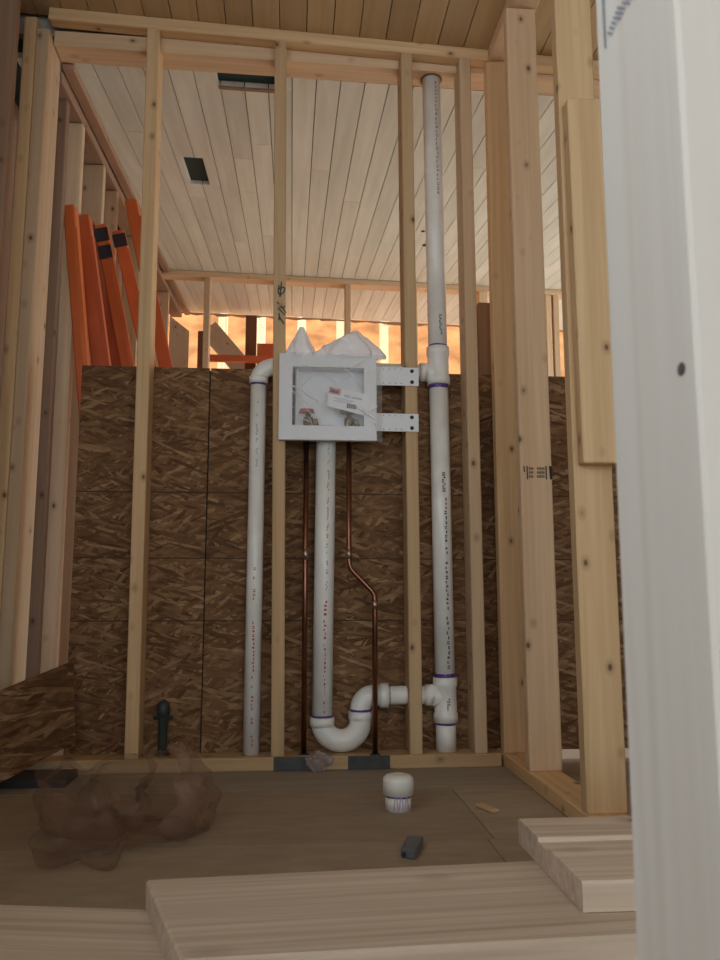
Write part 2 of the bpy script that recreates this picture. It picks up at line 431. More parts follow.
# sheathing panels on the rear of the studs
oy0, oy1 = WY+D4+0.001, WY+D4+0.012
osbx = [P(75, 500, Y=oy0).x, P(207, 500, Y=oy0).x]
osbx += [osbx[1] + 1.22*i for i in (1, 2, 3)]; osbx[-1] = 3.48
zt = P(200, 368, Y=oy0).z
lz = [P(150, yy, Y=oy0).z for yy in (492, 558, 621)]
zcen = (zt+0.03)/2
M_osbw = osb('oriented_strand_board_with_guide_lines', [z-zcen for z in lz])
for a, b in zip(osbx, osbx[1:]):
    box('sheathing_panel', a+0.002, b-0.002, oy0, oy1, 0.03, zt, M_osbw, W)
box('backing_strip', osbx[1]-0.05, osbx[1]+0.05, oy1+0.001, oy1+0.02, 0.03, zt-0.005, M_under, W)
# darker cripple behind, right of the last stud
pb = P(488, 463, Y=2.56); pt = P(486, 306, Y=2.56)
lumber('cripple_stud', (pb.x, 2.545, pb.z), (pb.x, 2.545, pt.z), 0.06, 0.038, M_old, W)

# ---- right wall, running towards the camera
RW = struct(empty('wall_right', (0.68, WY, 0)), 'timber stud wall running towards the viewer with doubled studs')
rx0, rx1 = 0.634, 0.723; rxc = (rx0+rx1)/2
lumber('bottom_plate', (rxc, WY+D4, T/2), (rxc, 1.70, T/2), D4, T, M_stud, RW)
lumber('top_plate', (rxc, WY-0.001, zpl(rxc)+0.0205), (rxc, 1.2, zpl(rxc)+0.0205), D4, T, M_studr, RW)
lumber('stud', (rxc, WY+0.019, T), (rxc-0.006, WY+0.019, zpl(rxc)), D4, T, M_stud, RW)
sg = lumber('stud', (0.680, 2.17+0.019, T), (0.672, 2.17+0.019, zpl(rxc)), D4, T, M_studr, RW)
lumber('stud', (0.680, 1.752+0.019, T), (0.672, 1.752+0.019, zpl(rxc)), D4, T, M_stud, RW)
zb, ztp = P(598, 463, Y=1.714).z, P(576, 98, Y=1.714).z
lumber('nailed_block', (0.682, 1.732, zb), (0.676, 1.732, ztp), 0.080, T, M_stud, RW)
# ---- left wall framing
LX = -0.79
def xl(y): return -0.770 - 0.03*(y-2.56)
def lstud(px, py, name, mat, dx=0.0):
    lo, hi = 2.3, 6.0
    for _ in range(40):
        m_ = (lo+hi)/2
        if P(px, py, Y=m_).x > xl(m_)-dx: lo = m_
        else: hi = m_
    y = lo; x_ = xl(y)-dx-0.0445
    return lumber(name, (x_, y+0.019, 0.0), (x_, y+0.019, czr(y, x_)-0.062), D4, T, mat, wl_)
lumber('stud', (LX-0.055, 2.235, 0.0), (LX-0.055, 2.235, CZ+0.025), D4, T, M_old, wl_)
lstud(81, 160, 'stud', M_studr); lstud(103, 190, 'stud', M_studr); lstud(116.5, 210, 'stud', M_studr); lstud(62, 200, 'stud', M_old, 0.012)
for y in (4.30, 4.70, 5.6):
    lumber('stud', (xl(y)-0.0445, y+0.019, 0.0), (xl(y)-0.0445, y+0.019, czr(y, -0.85)-0.062), D4, T, M_studr, wl_)
lumber('top_plate', (xl(2.58)-0.0445, 2.58, czr(2.58, -0.8)-0.042), (xl(6.5)-0.0445, 6.5, czr(6.5, -0.9)-0.042), D4, T, M_old, wl_)

# ---- far stud wall of the rear room
FWY = 5.2
FWALL = struct(empty('wall_far', (0, FWY, 0)), 'far stud wall open to the porch')
lumber('top_plate', (-0.95, FWY+0.0445, czr(FWY, -0.95)-0.020), (3.4, FWY+0.0445, czr(FWY, 3.4)-0.020), D4, T, M_studr, FWALL, xdir=(0, 1, 0))
lumber('bottom_plate', (-0.95, FWY+0.0445, T/2), (3.4, FWY+0.0445, T/2), D4, T, M_studr, FWALL, xdir=(0, 1, 0))
for px, w in ((206, T), (279, T), (348, T), (415, T), (484, 0.06), (549.5, T), (557, T), (628, T), (700, T)):
    xx = P(px, 330, Y=FWY).x
    lumber('stud', (xx, FWY+0.0445, T), (xx, FWY+0.0445, czr(FWY, xx)-0.040), w, D4, M_studr, FWALL)

# ------------------------------------------------------------------ outside: porch edge and clay bank
bm = bmesh.new()
nx, ny = 60, 40; vs = {}
for i in range(nx+1):
    for j in range(ny+1):
        X = -6 + 16*i/nx; t = j/ny; Y = 6.8 + 13*t
        z = -0.35 + 0.9*max(0, Y-8.4) if Y < 9.4 else 0.55 + 1.05*(Y-9.4)
        z += 0.22*noise.noise(Vector((X*0.9, Y*0.9, 3))) + 0.09*noise.noise(Vector((X*3.1, Y*3.1, 9)))
        vs[i, j] = bm.verts.new((X, Y, z))
for i in range(nx):
    for j in range(ny):
        f = bm.faces.new((vs[i, j], vs[i+1, j], vs[i+1, j+1], vs[i, j+1])); f.smooth = True
ground = struct(make('ground', bm, M_clay), 'sunlit red clay bank beyond the porch')

def outer_post(name, px, py0, py1, Y, w, mat, label, cat='post', group=None, d=None, z0=None):
    a, b = P(px, py1, Y=Y), P(px, py0, Y=Y)
    return tag(lumber(name, (a.x, Y, a.z if z0 is None else z0), (a.x, Y, b.z), w, d or w, mat), label, cat, group)
outer_post('porch_post', 250.5, 317, 370, 6.3, 0.085, M_darkwood, 'dark brown post at the porch edge beside the orange-brown box', z0=0.0)
outer_post('rail_post', 201, 332, 370, 6.1, 0.055, M_darkwood, 'short brown rail post with drilled holes beside far stud', z0=0.0)
ra, rb = P(204, 358, Y=5.9), P(272, 360, Y=5.9)
tag(lumber('porch_rail', (ra.x, 5.9, ra.z), (rb.x, 5.9, rb.z), 0.05, 0.035, M_orange2, xdir=(0, 0, 1)), 'thin orange-brown rail running level across the porch opening', 'rail')
ca, cb = P(257, 357, Y=6.0), P(282, 344, Y=6.0)
crate = empty('wooden_crate', ((ca.x+cb.x)/2, 6.1, 0.0))
tag(crate, 'orange-brown slatted wooden crate stack standing by the dark porch post', 'crate')
n = 8; hh = cb.z/n
for i in range(n):
    box('slat', ca.x, cb.x, 5.98, 6.0, i*hh+0.006, (i+1)*hh-0.006, M_orange2, crate)
box('body', ca.x+0.005, cb.x-0.005, 6.0, 6.28, 0.0, cb.z-0.006, M_orange2, crate)
for px, top, bot, w, wh in ((221.5, 320, 350, 0.13, 'seen between the far stud and the dark porch post'), (260, 322, 350, 0.12, 'seen above the orange-brown crate'), (301, 323, 350, 0.12, 'seen behind the smaller bag peak'),
                            (340.5, 324, 352, 0.13, 'close beside the far stud above the outlet box'), (384, 326, 370, 0.12, 'seen just right of the tall bag peak')):
    Y = 8.6
    a = P(px, 400, Y=Y); b = P(px, top-8, Y=Y)
    tag(lumber('yard_post', (a.x, Y, -0.35), (a.x, Y, b.z), w*0.75, 0.09, M_stud), 'pale timber yard post '+wh, 'post', 'pale timber posts outside')
# sheet of pale plywood at the left end of the opening, and a leaning brace
q = [P(a, b, Y=6.35) for a, b in ((170, 316), (189, 331), (188, 372), (166, 372))]
bm = bmesh.new()
low = [Vector((q[3].x, 6.35, 0)), Vector((q[2].x, 6.35, 0))]
outl = [q[0], q[1], low[1], low[0]]
fa = [bm.verts.new(p) for p in outl]; fb = [bm.verts.new(p+Vector((0, 0.02, 0))) for p in outl]
bm.faces.new(fa); bm.faces.new(fb[::-1])
for i in range(4): bm.faces.new((fa[i], fb[i], fb[(i+1) % 4], fa[(i+1) % 4]))
tag(make('plywood_sheet', bm, M_sunwood), 'pale plywood sheet with a cut corner standing at the porch end', 'plywood')
a, b = P(208, 328, Y=6.45), P(246, 372, Y=6.45)
dv = (b-a); b2 = a + dv*((0.03-a.z)/dv.z)
tag(lumber('leaning_brace', b2, a, 0.16, 0.03, M_sunwood, xdir=(1, 0, 0.8)), 'wide pale brace board leaning between far stud and dark post', 'board')

# ------------------------------------------------------------------ plumbing
PY = WY + 0.056
def marks(parent, p0, p1, r, mat, ang, h=0.008, seed=1, fill=0.75, name='printed_lettering', cs=1.0):
    """illegible factory print wrapped on a pipe, running along it"""
    rnd = random.Random(seed); bm = bmesh.new()
    p0, p1 = Vector(p0), Vector(p1); ax = (p1-p0).normalized(); L = (p1-p0).length
    right = Vector((1, 0, 0)); right = (right - ax*right.dot(ax)).normalized(); front = ax.cross(right)
    if front.y > 0: front = -front
    R = r + 0.0004; s = 0.0; da = h/r
    def pt(u, t): # u along, t in 0..1 across
        a = ang + (t-0.5)*da
        return p0 + ax*u + (front*math.cos(a) + right*math.sin(a))*R
    while s < L-0.006:
        if rnd.random() > fill: s += rnd.uniform(0.004, 0.02); continue
        cw = rnd.uniform(0.004, 0.006)*cs
        kind = rnd.randrange(4)
        strokes = {0: [(0, .9, 0, .45)], 1: [(0, .35, 0, 1), (.6, .9, 0, 1)], 2: [(0, .9, .5, 1)], 3: [(.2, .9, .1, .9)]}[kind]
        for u0, u1, t0, t1 in strokes:
            q = [bm.verts.new(pt(s+cw*u, t)) for u, t in ((u0, t0), (u1, t0), (u1, t1), (u0, t1))]
            bm.faces.new(q)
        s += cw + 0.002*cs
    M = WM[parent.name]; Mi = M.inverted(); bmesh.ops.transform(bm, matrix=Mi, verts=bm.verts)
    o = make(name, bm, mat, parent, M); o['kind'] = 'stuff'; return o
def ring(parent, c, ax, r, h, mat=M_purple, wob=0.0015, seed=0):
    """band of primer around a pipe"""
    c = Vector(c); ax = Vector(ax).normalized(); rnd = random.Random(seed); n = 28
    u = ax.orthogonal().normalized(); v = ax.cross(u); bm = bmesh.new(); a = []; b = []
    for k in range(n):
        e = u*math.cos(2*math.pi*k/n) + v*math.sin(2*math.pi*k/n)
        a.append(bm.verts.new(c + e*(r+0.0006) - ax*(h/2+rnd.uniform(0, wob))))
        b.append(bm.verts.new(c + e*(r+0.0006) + ax*(h/2+rnd.uniform(0, wob))))
    for k in range(n): bm.faces.new((a[k], a[(k+1) % n], b[(k+1) % n], b[k]))
    M = WM[parent.name]; bmesh.ops.transform(bm, matrix=M.inverted(), verts=bm.verts)
    return make('primer_ring', bm, mat, parent, M, True)

R2, R15 = 0.0302, 0.0242
pipes = empty('drain_and_vent_piping', (0.45, PY, T))
tag(pipes, 'white plastic drain and vent piping with trap, tees and tall stack in the stud wall', 'piping')
def PP(px, py, Y=None): return P(px, py, Y=Y or PY)
# tall vent stack
sb, st = PP(445, 751), PP(432, 80)
sy = 2.513
stack_x = lambda z: sb.x + (st.x-sb.x)*(z-sb.z)/(st.z-sb.z) + 0.004
t2b, t2t = PP(444, 722).z, PP(444, 677).z       # lower tee
t1b, t1t = PP(438, 385).z, PP(438, 347).z       # upper tee
def S(z): return Vector((stack_x(z), PY + (sy-PY)*max(0, (z-0.8)/1.45), z))
low = tube('pipe', [S(T), S(t2b+0.005)], R2, M_pvc, pipes)
mid = tube('pipe', [S(t2t-0.005), S(t1b+0.005)], R2, M_pvc, pipes)
top = tube('pipe', [S(t1t-0.005), S(2.245)], R2, M_pvc, pipes)
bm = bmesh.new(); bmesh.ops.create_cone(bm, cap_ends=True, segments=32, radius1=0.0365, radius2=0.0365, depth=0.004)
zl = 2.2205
make('dark_hole_disc', bm, M_darkwood, W, Matrix.Translation((S(zl).x, S(zl).y+0.002, zl)))  # dark brown disc paints the shade in the hole round the pipe
def tee(zb, zt, branch_z, branch_to, rb, hubs=True, name='sanitary_tee'):
    c = S((zb+zt)/2); bm = bmesh.new(); hub = 0.026
    def ps(z): return S(z) - c
    tube_into(bm, [ps(zb), ps(zb+hub), ps(zb+hub+0.003), ps(zt-hub-0.003), ps(zt-hub), ps(zt)],
              [R2+0.0062, R2+0.0062, R2+0.0035, R2+0.0035, R2+0.0062, R2+0.0062], 28)
    a = S(branch_z) - c; e = Vector(branch_to) - c
    d = (e-a); L = d.length; d.normalize()
    drop = Vector((0, 0, -0.012))
    tube_into(bm, [a + drop, a + d*(L*0.45) + drop*0.4, a + d*(L*0.62), a + d*(L*0.64), a + d*L], [rb+0.004, rb+0.004, rb+0.003, rb+0.0055, rb+0.0055], 24)
    o = make(name, bm, M_pvc, pipes, Matrix.Translation(c))
    return o
arm_z = PP(410, 695).z
bx = S(arm_z) + Vector((-0.062, 0, 0))
te2 = tee(t2b, t2t, arm_z, bx, R2*0.86)
up_z = PP(400, 371).z
te1 = tee(t1b, t1t, up_z, S(up_z) + Vector((-0.060, 0, 0)), R15)
ring(mid, S(t2t+0.004), (0, 0, 1), R2, 0.011, seed=1, wob=0.004)
ring(low, S(t2b-0.003), (0, 0, 1), R2, 0.006, seed=2)
ring(top, S(t1t+0.003), (0, 0, 1), R2, 0.007, seed=3)
ring(mid, S(t1b-0.004), (0, 0, 1), R2, 0.010, seed=4, wob=0.003)
marks(top, S(PP(436, 195).z), S(PP(434, 80).z), R2, M_greyink, 0.30, 0.008, 11, 0.85, cs=2.2)
marks(top, S(PP(438, 336).z), S(PP(438, 314).z), R2, M_ink, 0.18, 0.009, 12, 1.0)
marks(mid, S(PP(441, 493).z), S(PP(441, 472).z), R2, M_ink, 0.10, 0.010, 13, 1.0)
marks(mid, S(PP(443, 668).z), S(PP(441, 497).z), R2, M_dimink, 0.22, 0.008, 14, 0.85, cs=2.0)
marks(te2, S(PP(445, 709).z)+Vector((0, 0, 0)), S(PP(445, 695).z), R2+0.0036, M_dimink, 0.10, 0.010, 15, 1.0)
# left vent riser, elbow and the run behind the outlet box
vb, vt = PP(251, 752), PP(258.5, 384)
rise = tube('pipe', [Vector((vb.x, PY, T)), Vector((vt.x, PY, vt.z))], R15, M_pvc, pipes)
ring(rise, (vt.x, PY, vt.z-0.002), (0, 0, 1), R15, 0.006, seed=5)
er = 0.046; ez = up_z - er
bm = bmesh.new(); c0 = Vector((vt.x, PY, vt.z))
pts = [Vector((vt.x, PY, vt.z)), Vector((vt.x, PY, vt.z+0.022)), Vector((vt.x, PY, vt.z+0.0225))] + arc((vt.x+er, PY, ez+0.003), er, math.pi, math.pi/2, (1, 0, 0), (0, 0, 1), 10)
rr = [R15+0.005, R15+0.005, R15+0.0025] + [R15+0.0025]*11
pts += [pts[-1]+Vector((0.004, 0, 0)), pts[-1]+Vector((0.028, 0, 0))]; rr += [R15+0.005, R15+0.005]
tube_into(bm, [p-c0 for p in pts], rr, 24)
make('elbow', bm, M_pvc, pipes, Matrix.Translation(c0))
tube('pipe', [pts[-1]-Vector((0.01, 0, 0)), S(up_z)-Vector((0.055, 0, 0))], R15, M_pvc, pipes)
marks(rise, (vt.x-0.001, PY, PP(257, 468).z), (vt.x, PY, PP(258, 402).z), R15, M_greyink, 0.0, 0.006, 16, 0.7)
marks(rise, (vb.x+0.0, PY, PP(252, 745).z), (vb.x+0.0012, PY, PP(255, 560).z), R15+0.0005, M_red, 0.05, 0.007, 17, 0.75, cs=1.6)
# standpipe, trap and trap arm
p_top, p_bot = PP(326, 428), PP(322, 717)
stand = tube('pipe', [Vector((p_bot.x, PY, p_bot.z-0.01)), Vector((p_top.x, WY+0.034, p_top.z))], R2, M_pvc, pipes)
ring(stand, (p_bot.x, PY, p_bot.z+0.002), (0, 0, 1), R2, 0.006, seed=6)
yst = lambda z: PY + (WY+0.034-PY)*(z-p_bot.z)/(p_top.z-p_bot.z)
marks(stand, (p_bot.x+0.0008, PY, PP(323, 712).z), (p_bot.x+0.006, yst(PP(324, 600).z), PP(324, 600).z), R2, M_red, 0.02, 0.010, 18, 0.9, cs=1.8)
marks(stand, (p_bot.x+0.007, yst(PP(325, 590).z), PP(325, 590).z), (p_bot.x+0.011, yst(PP(326, 440).z), PP(326, 440).z), R2, M_greyink, 0.08, 0.006, 19, 0.7)
ux = PP(360.5, 705).x; ur = (ux-p_bot.x)/2; ucx = (ux+p_bot.x)/2
uz = T + 0.0335 + ur
bm = bmesh.new(); c0 = Vector((ucx, PY, uz))
pts = [Vector((p_bot.x, PY, p_bot.z)), Vector((p_bot.x, PY, p_bot.z-0.026)), Vector((p_bot.x, PY, p_bot.z-0.028))]
rr = [R2+0.006, R2+0.006, R2+0.003]
pts += arc((ucx, PY, uz), ur, math.pi, 2*math.pi, (1, 0, 0), (0, 0, 1), 18); rr += [R2+0.003]*19
j_z = PP(360, 711).z
pts += [Vector((ux, PY, j_z-0.024)), Vector((ux, PY, j_z-0.022)), Vector((ux, PY, j_z))]; rr += [R2+0.003, R2+0.0055, R2+0.0055]
tube_into(bm, [p-c0 for p in pts], rr, 28)
trap = make('trap_bend', bm, M_pvc, pipes, Matrix.Translation(c0))
bm = bmesh.new(); c0 = Vector((ux, PY, j_z))
ar = max(0.035, arm_z - j_z - 0.006)
pts = [Vector((ux, PY, j_z-0.008)), Vector((ux, PY, arm_z-ar))] + arc((ux+ar, PY, arm_z-ar), ar, math.pi, math.pi/2, (1, 0, 0), (0, 0, 1), 12)[1:]
rr = [R2+0.001]*len(pts); xq = PP(379, 695).x; xr = PP(388, 695).x
pts += [Vector((xq, PY, arm_z)), Vector((xq+0.001, PY, arm_z)), Vector((xr, PY, arm_z))]; rr += [R2+0.001, R2+0.006, R2+0.006]
tube_into(bm, [p-c0 for p in pts], rr, 28)
tel = make('trap_elbow', bm, M_pvc, pipes, Matrix.Translation(c0))
ring(tel, (ux, PY, j_z+0.003), (0, 0, 1), R2+0.001, 0.006, seed=7)
arm = tube('pipe', [Vector((xr-0.01, PY, arm_z)), Vector((bx.x+0.01, PY, arm_z))], R2*0.9, M_pvc, pipes)
marks(arm, (PP(389, 695).x, PY, arm_z), (PP(404, 695).x, PY, arm_z), R2*0.9, M_ink, 0.0, 0.010, 20, 1.0)
ring(arm, (xr+0.002, PY, arm_z), (1, 0, 0), R2*0.9, 0.004, M_greyink, seed=8)

# copper supply pipes
RC = 0.0079
cy = WY + 0.036
c1 = empty('copper_pipe', (PP(305, 750).x, cy, T)); tag(c1, 'straight copper water pipe dropping from the outlet box left of the standpipe', 'copper pipe')
xa = PP(305, 600, cy).x
tube('tubing', [(xa, cy, T+0.0005), (xa, cy, PP(305, 436).z)], RC, M_copper, c1, 14)
tube('coupling', [(xa, cy, PP(305, 560).z), (xa, cy, PP(305, 549).z)], RC+0.0018, M_solder, c1, 14)
bm = bmesh.new(); tube_into(bm, [(0, 0, 0), (0, 0, 0.003)], [0.017, 0.013], 16); make('floor_flange', bm, M_steel, c1, Matrix.Translation((xa, cy, T+0.0003)))
c2 = empty('copper_pipe', (PP(375, 750).x, cy, T)); tag(c2, 'bent copper water pipe that jogs right and passes in front of the trap arm', 'copper pipe')
cy2 = WY + 0.012
xt_, xb_ = PP(349, 440, cy2).x, PP(375, 700, cy2).x
zt_, z1, z2 = PP(349, 436, cy2).z, PP(350, 567, cy2).z, PP(374, 594, cy2).z
a0, a1 = Vector((xt_, cy2, z1)), Vector((xb_, cy2, z2)); dd = (a1-a0).normalized()
path = [Vector((xt_, cy2, zt_)), a0+Vector((0, 0, 0.02)), a0+Vector((0.002, 0, 0.008)), a0+dd*0.010, a1-dd*0.012, a1-dd*0.003-Vector((0, 0, 0.004)), a1-Vector((0, 0, 0.020)), Vector((xb_, cy2, T+0.0005))]
tube('tubing', path, RC, M_copper, c2, 14)
tube('coupling', [(xt_, cy2, z1+0.052), (xt_, cy2, z1+0.024)], RC+0.0018, M_solder, c2, 14)
tube('coupling', [(xb_, cy2, z2-0.018), (xb_, cy2, z2-0.045)], RC+0.0018, M_solder, c2, 14)
bm = bmesh.new(); tube_into(bm, [(0, 0, 0), (0, 0, 0.003)], [0.017, 0.013], 16); make('floor_flange', bm, M_steel, c2, Matrix.Translation((xb_, cy2, T+0.0003)))

# dark valve stub on the plate, left bay
vx = PP(162.5, 740).x; vz = PP(162, 700).z
stub = empty('valve_stub', (vx, PY, T)); tag(stub, 'dark green capped valve stub rising from the bottom plate', 'valve')
tube('pipe', [(vx, PY, T), (vx, PY, T+0.005), (vx, PY, T+0.006), (vx, PY, vz-0.045)], [0.022, 0.022, 0.0135, 0.0135], M_green, stub, 16)
bm = bmesh.new(); bmesh.ops.create_uvsphere(bm, u_segments=16, v_segments=10, radius=0.021)
bmesh.ops.scale(bm, vec=(0.95, 0.95, 1.35), verts=bm.verts)
make('cap', bm, M_green, stub, Matrix.Translation((vx, PY, vz-0.028)), True)
tube('handle', [(vx-0.028, PY, vz-0.05), (vx+0.028, PY, vz-0.05)], 0.006, M_green, stub, 10)

# ------------------------------------------------------------------ washing machine outlet box
BF = WY - 0.030                                             # front of its face frame
b0, b1 = P(278.5, 439, Y=BF), P(376.5, 355.5, Y=BF)
i0, i1 = P(292, 425, Y=BF), P(364, 368, Y=BF)
obx = empty('outlet_box', ((b0.x+b1.x)/2, WY, b0.z))
tag(obx, 'white plastic washing machine outlet box mounted between two studs', 'outlet box')
bm = bmesh.new()                                            # face frame: a ring
o_ = [(b0.x, b0.z), (b1.x, b0.z), (b1.x, b1.z), (b0.x, b1.z)]; n_ = [(i0.x, i0.z), (i1.x, i0.z), (i1.x, i1.z), (i0.x, i1.z)]
cF = Vector(((b0.x+b1.x)/2, BF, (b0.z+b1.z)/2))
def vv(p, y): return bm.verts.new(Vector((p[0], y, p[1])) - cF)
fo = [vv(p, BF+0.002) for p in o_]; fi = [vv(p, BF) for p in n_]; bo = [vv(p, BF+0.028) for p in o_]; bi = [vv(p, BF+0.028) for p in n_]
for i in range(4):
    j = (i+1) % 4
    bm.faces.new((fo[i], fo[j], fi[j], fi[i])); bm.faces.new((fo[i], bo[i], bo[j], fo[j]))
    bm.faces.new((fi[i], fi[j], bi[j], bi[i])); bm.faces.new((bo[i], bi[i], bi[j], bo[j]))
make('face_frame', bm, M_box, obx, Matrix.Translation(cF))
dx = 0.012; backY = WY + 0.030
box('back_panel', i0.x-dx+0.02, i1.x+dx, backY-0.003, backY, i0.z-dx, i1.z+dx, M_box, obx)
box('side_panel', i1.x, i1.x+0.004, WY-0.002, backY-0.003, i0.z-dx, i1.z+dx, M_box, obx)
box('side_panel', i0.x+0.012, i0.x+0.016, WY-0.002, backY-0.003, i0.z-dx, i1.z+dx, M_box, obx)
box('top_panel', i0.x+0.016, i1.x, WY-0.002, backY-0.003, i1.z+0.002, i1.z+0.006, M_box, obx)
box('bottom_panel', i0.x+0.016, i1.x, WY-0.002, backY-0.003, i0.z-0.006, i0.z-0.002, M_box, obx)
for px, has in ((308, True), (349, False)):
    vp = P(px, 422, Y=WY+0.004); z = i0.z
    v = tube('valve', [(vp.x, WY+0.004, z-0.012), (vp.x, WY+0.004, z+0.008), (vp.x, WY+0.004, z+0.0085), (vp.x, WY+0.004, z+0.03), (vp.x, WY+0.004, z+0.031), (vp.x, WY+0.004, z+0.045)], [0.012, 0.012, 0.016, 0.016, 0.009, 0.009], M_brass, obx, 6)
    tube('spout', [(vp.x+0.010, WY+0.002, z+0.020), (vp.x+0.022, WY-0.002, z+0.020), (vp.x+0.024, WY-0.004, z+0.004)], [0.008, 0.008, 0.009], M_brass, v, 12)
    bm = bmesh.new(); bmesh.ops.create_cone(bm, cap_ends=True, segments=12, radius1=0.024, radius2=0.020, depth=0.012)
    bmesh.ops.scale(bm, vec=(1, 0.45, 1), verts=bm.verts)
    h = make('valve_handle', bm, plain('red_valve_handle', (0.45, 0.04, 0.03), 0.4) if has else M_brass, v, Matrix.Translation((vp.x-0.004, WY+0.002, z+0.051)))
# mounting brackets on the right stud
for (ya, yb) in ((367.8, 385), (414, 431)):
    k0, k1 = P(372, yb, Y=WY-0.004), P(418.6, ya, Y=WY-0.004)
    br = box('mounting_bracket', k0.x, k1.x, WY-0.0045, WY-0.0018, k0.z, k1.z, M_box, obx, 0.0006)
    H = k1.z-k0.z
    for i in range(5):
        xx = k0.x + 0.035 + i*0.0185
        for q_ in (0.12, 0.88):
            bm = bmesh.new(); bmesh.ops.create_cone(bm, cap_ends=True, segments=10, radius1=0.0062 if i == 4 else 0.0019, radius2=0.0062 if i == 4 else 0.0019, depth=0.0006)
            big = i == 4
            make('bracket_hole', bm, M_ink if big else M_greyink, br, Matrix.Translation((k1.x-0.021 if big else xx, WY-0.0048, k0.z+H*(0.2 if q_ < .5 else 0.8) if big else k0.z+H*q_)) @ Matrix.Rotation(math.pi/2, 4, 'X'))
# product card lying in the opening
cY = BF - 0.003
cc = [P(a, b, Y=cY) for a, b in ((328.5, 386), (369, 394.5), (366, 416), (328, 406))]
bm = bmesh.new(); cen = sum(cc, Vector())/4
fa = [bm.verts.new(p-cen) for p in cc]; fb = [bm.verts.new(p-cen+Vector((0, 0.0008, 0))) for p in cc]
bm.faces.new(fa); bm.faces.new(fb[::-1])
for i in range(4): bm.faces.new((fa[i], fb[i], fb[(i+1) % 4], fa[(i+1) % 4]))
card = make('product_card', bm, M_sticker, obx, Matrix.Translation(cen)); card['label'] = 'white printed card with a red logo and small barcode'
ex = (cc[1]-cc[0]).normalized(); ez_ = Vector((-ex.z, 0, ex.x)); o0 = cc[0]
def on_card(u, v): return o0 + ex*u - ez_*v + Vector((0, -0.0006, 0))
def card_quads(name, quads, mat):
    bm = bmesh.new()
    for q in quads: bm.faces.new([bm.verts.new(on_card(*p)-cen) for p in q])
    return make(name, bm, mat, card, Matrix.Translation(cen))
def rq(u0, u1, v0, v1): return [(u0, v0), (u1, v0), (u1, v1), (u0, v1)]
card_quads('red_band', [rq(0.003, 0.040, 0.001, 0.022)], plain('pale_red_print', (0.80, 0.36, 0.38), 0.6))
def textmesh(s, size):
    cu = bpy.data.curves.new('lettering', 'FONT'); cu.body = s; cu.size = size
    to = bpy.data.objects.new('lettering', cu); COL.objects.link(to)
    dg = bpy.context.evaluated_depsgraph_get(); me = bpy.data.meshes.new_from_object(to.evaluated_get(dg))
    bpy.data.objects.remove(to); bpy.data.curves.remove(cu)
    return me
card_quads('logo', [rq(0.008+i*0.0055, 0.012+i*0.0055, 0.007 if i else 0.004, 0.017) for i in range(5)] + [rq(0.008, 0.034, 0.013, 0.017)], M_red)
bm = bmesh.new(); bm.from_mesh(textmesh('NO.', 0.013))
for v_ in bm.verts: v_.co = on_card(0.052+v_.co.x, 0.024-v_.co.y) - cen
make('lettering', bm, M_ink, card, Matrix.Translation(cen))
card_quads('small_print', [rq(0.078+i*0.006, 0.082+i*0.006, 0.017, 0.023) for i in range(5)] + [rq(0.022+0.01*(r % 2), 0.085-0.008*(r % 3), 0.030+r*0.005, 0.0315+r*0.005) for r in range(3)], M_greyink)
card_quads('barcode', [rq(0.066+i*0.0022, 0.0672+i*0.0022 + (0.0006 if i % 3 == 0 else 0), 0.040, 0.054) for i in range(13)], M_ink)

# clear bag still wrapped round the box
bag = empty('clear_plastic_bag', ((b0.x+b1.x)/2, BF, b0.z))
tag(bag, 'wrinkled clear plastic bag wrapped round the outlet box with gathered peaks above', 'plastic bag')
bm = bmesh.new(); nx, nz = 60, 50; g = {}
s0, s1 = b0.x-0.003, P(382.5, 400, Y=BF).x
for i in range(nx+1):
    for j in range(nz+1):
        u, w = i/nx, j/nz
        X = s0 + (s1-s0)*u; Z = b0.z-0.003 + (b1.z-b0.z+0.006)*w
        wr = 0.004*abs(noise.noise(Vector((X*38 + Z*22, Z*16, 1)))) + 0.001*abs(noise.noise(Vector((X*90, Z*60, 5))))
        Y = BF - 0.006 - wr
        if X > b1.x: Y += (X-b1.x)*0.9
        g[i, j] = bm.verts.new((X, Y, Z))
for i in range(nx):
    for j in range(nz):
        f = bm.faces.new((g[i, j], g[i+1, j], g[i+1, j+1], g[i, j+1])); f.smooth = True
make('front_film', bm, M_film, bag)
bm = bmesh.new(); rc = random.Random(12)                     # raised folds in white, put in as glints on the film's wrinkles
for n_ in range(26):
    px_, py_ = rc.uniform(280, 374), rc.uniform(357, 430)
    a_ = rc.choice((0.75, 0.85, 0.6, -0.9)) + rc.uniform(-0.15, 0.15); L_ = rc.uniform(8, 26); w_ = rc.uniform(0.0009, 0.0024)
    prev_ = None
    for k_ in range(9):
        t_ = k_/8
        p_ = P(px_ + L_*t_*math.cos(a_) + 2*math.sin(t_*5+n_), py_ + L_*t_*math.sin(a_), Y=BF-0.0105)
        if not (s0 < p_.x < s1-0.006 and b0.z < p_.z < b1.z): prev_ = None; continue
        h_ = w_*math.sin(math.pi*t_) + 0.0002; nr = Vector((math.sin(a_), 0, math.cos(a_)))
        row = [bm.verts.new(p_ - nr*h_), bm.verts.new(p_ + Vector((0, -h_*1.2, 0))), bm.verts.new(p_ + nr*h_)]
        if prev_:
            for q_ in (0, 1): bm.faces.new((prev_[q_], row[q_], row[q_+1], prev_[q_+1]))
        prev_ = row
fo_ = make('film_glint_folds', bm, M_tuft, bag); fo_['kind'] = 'stuff'
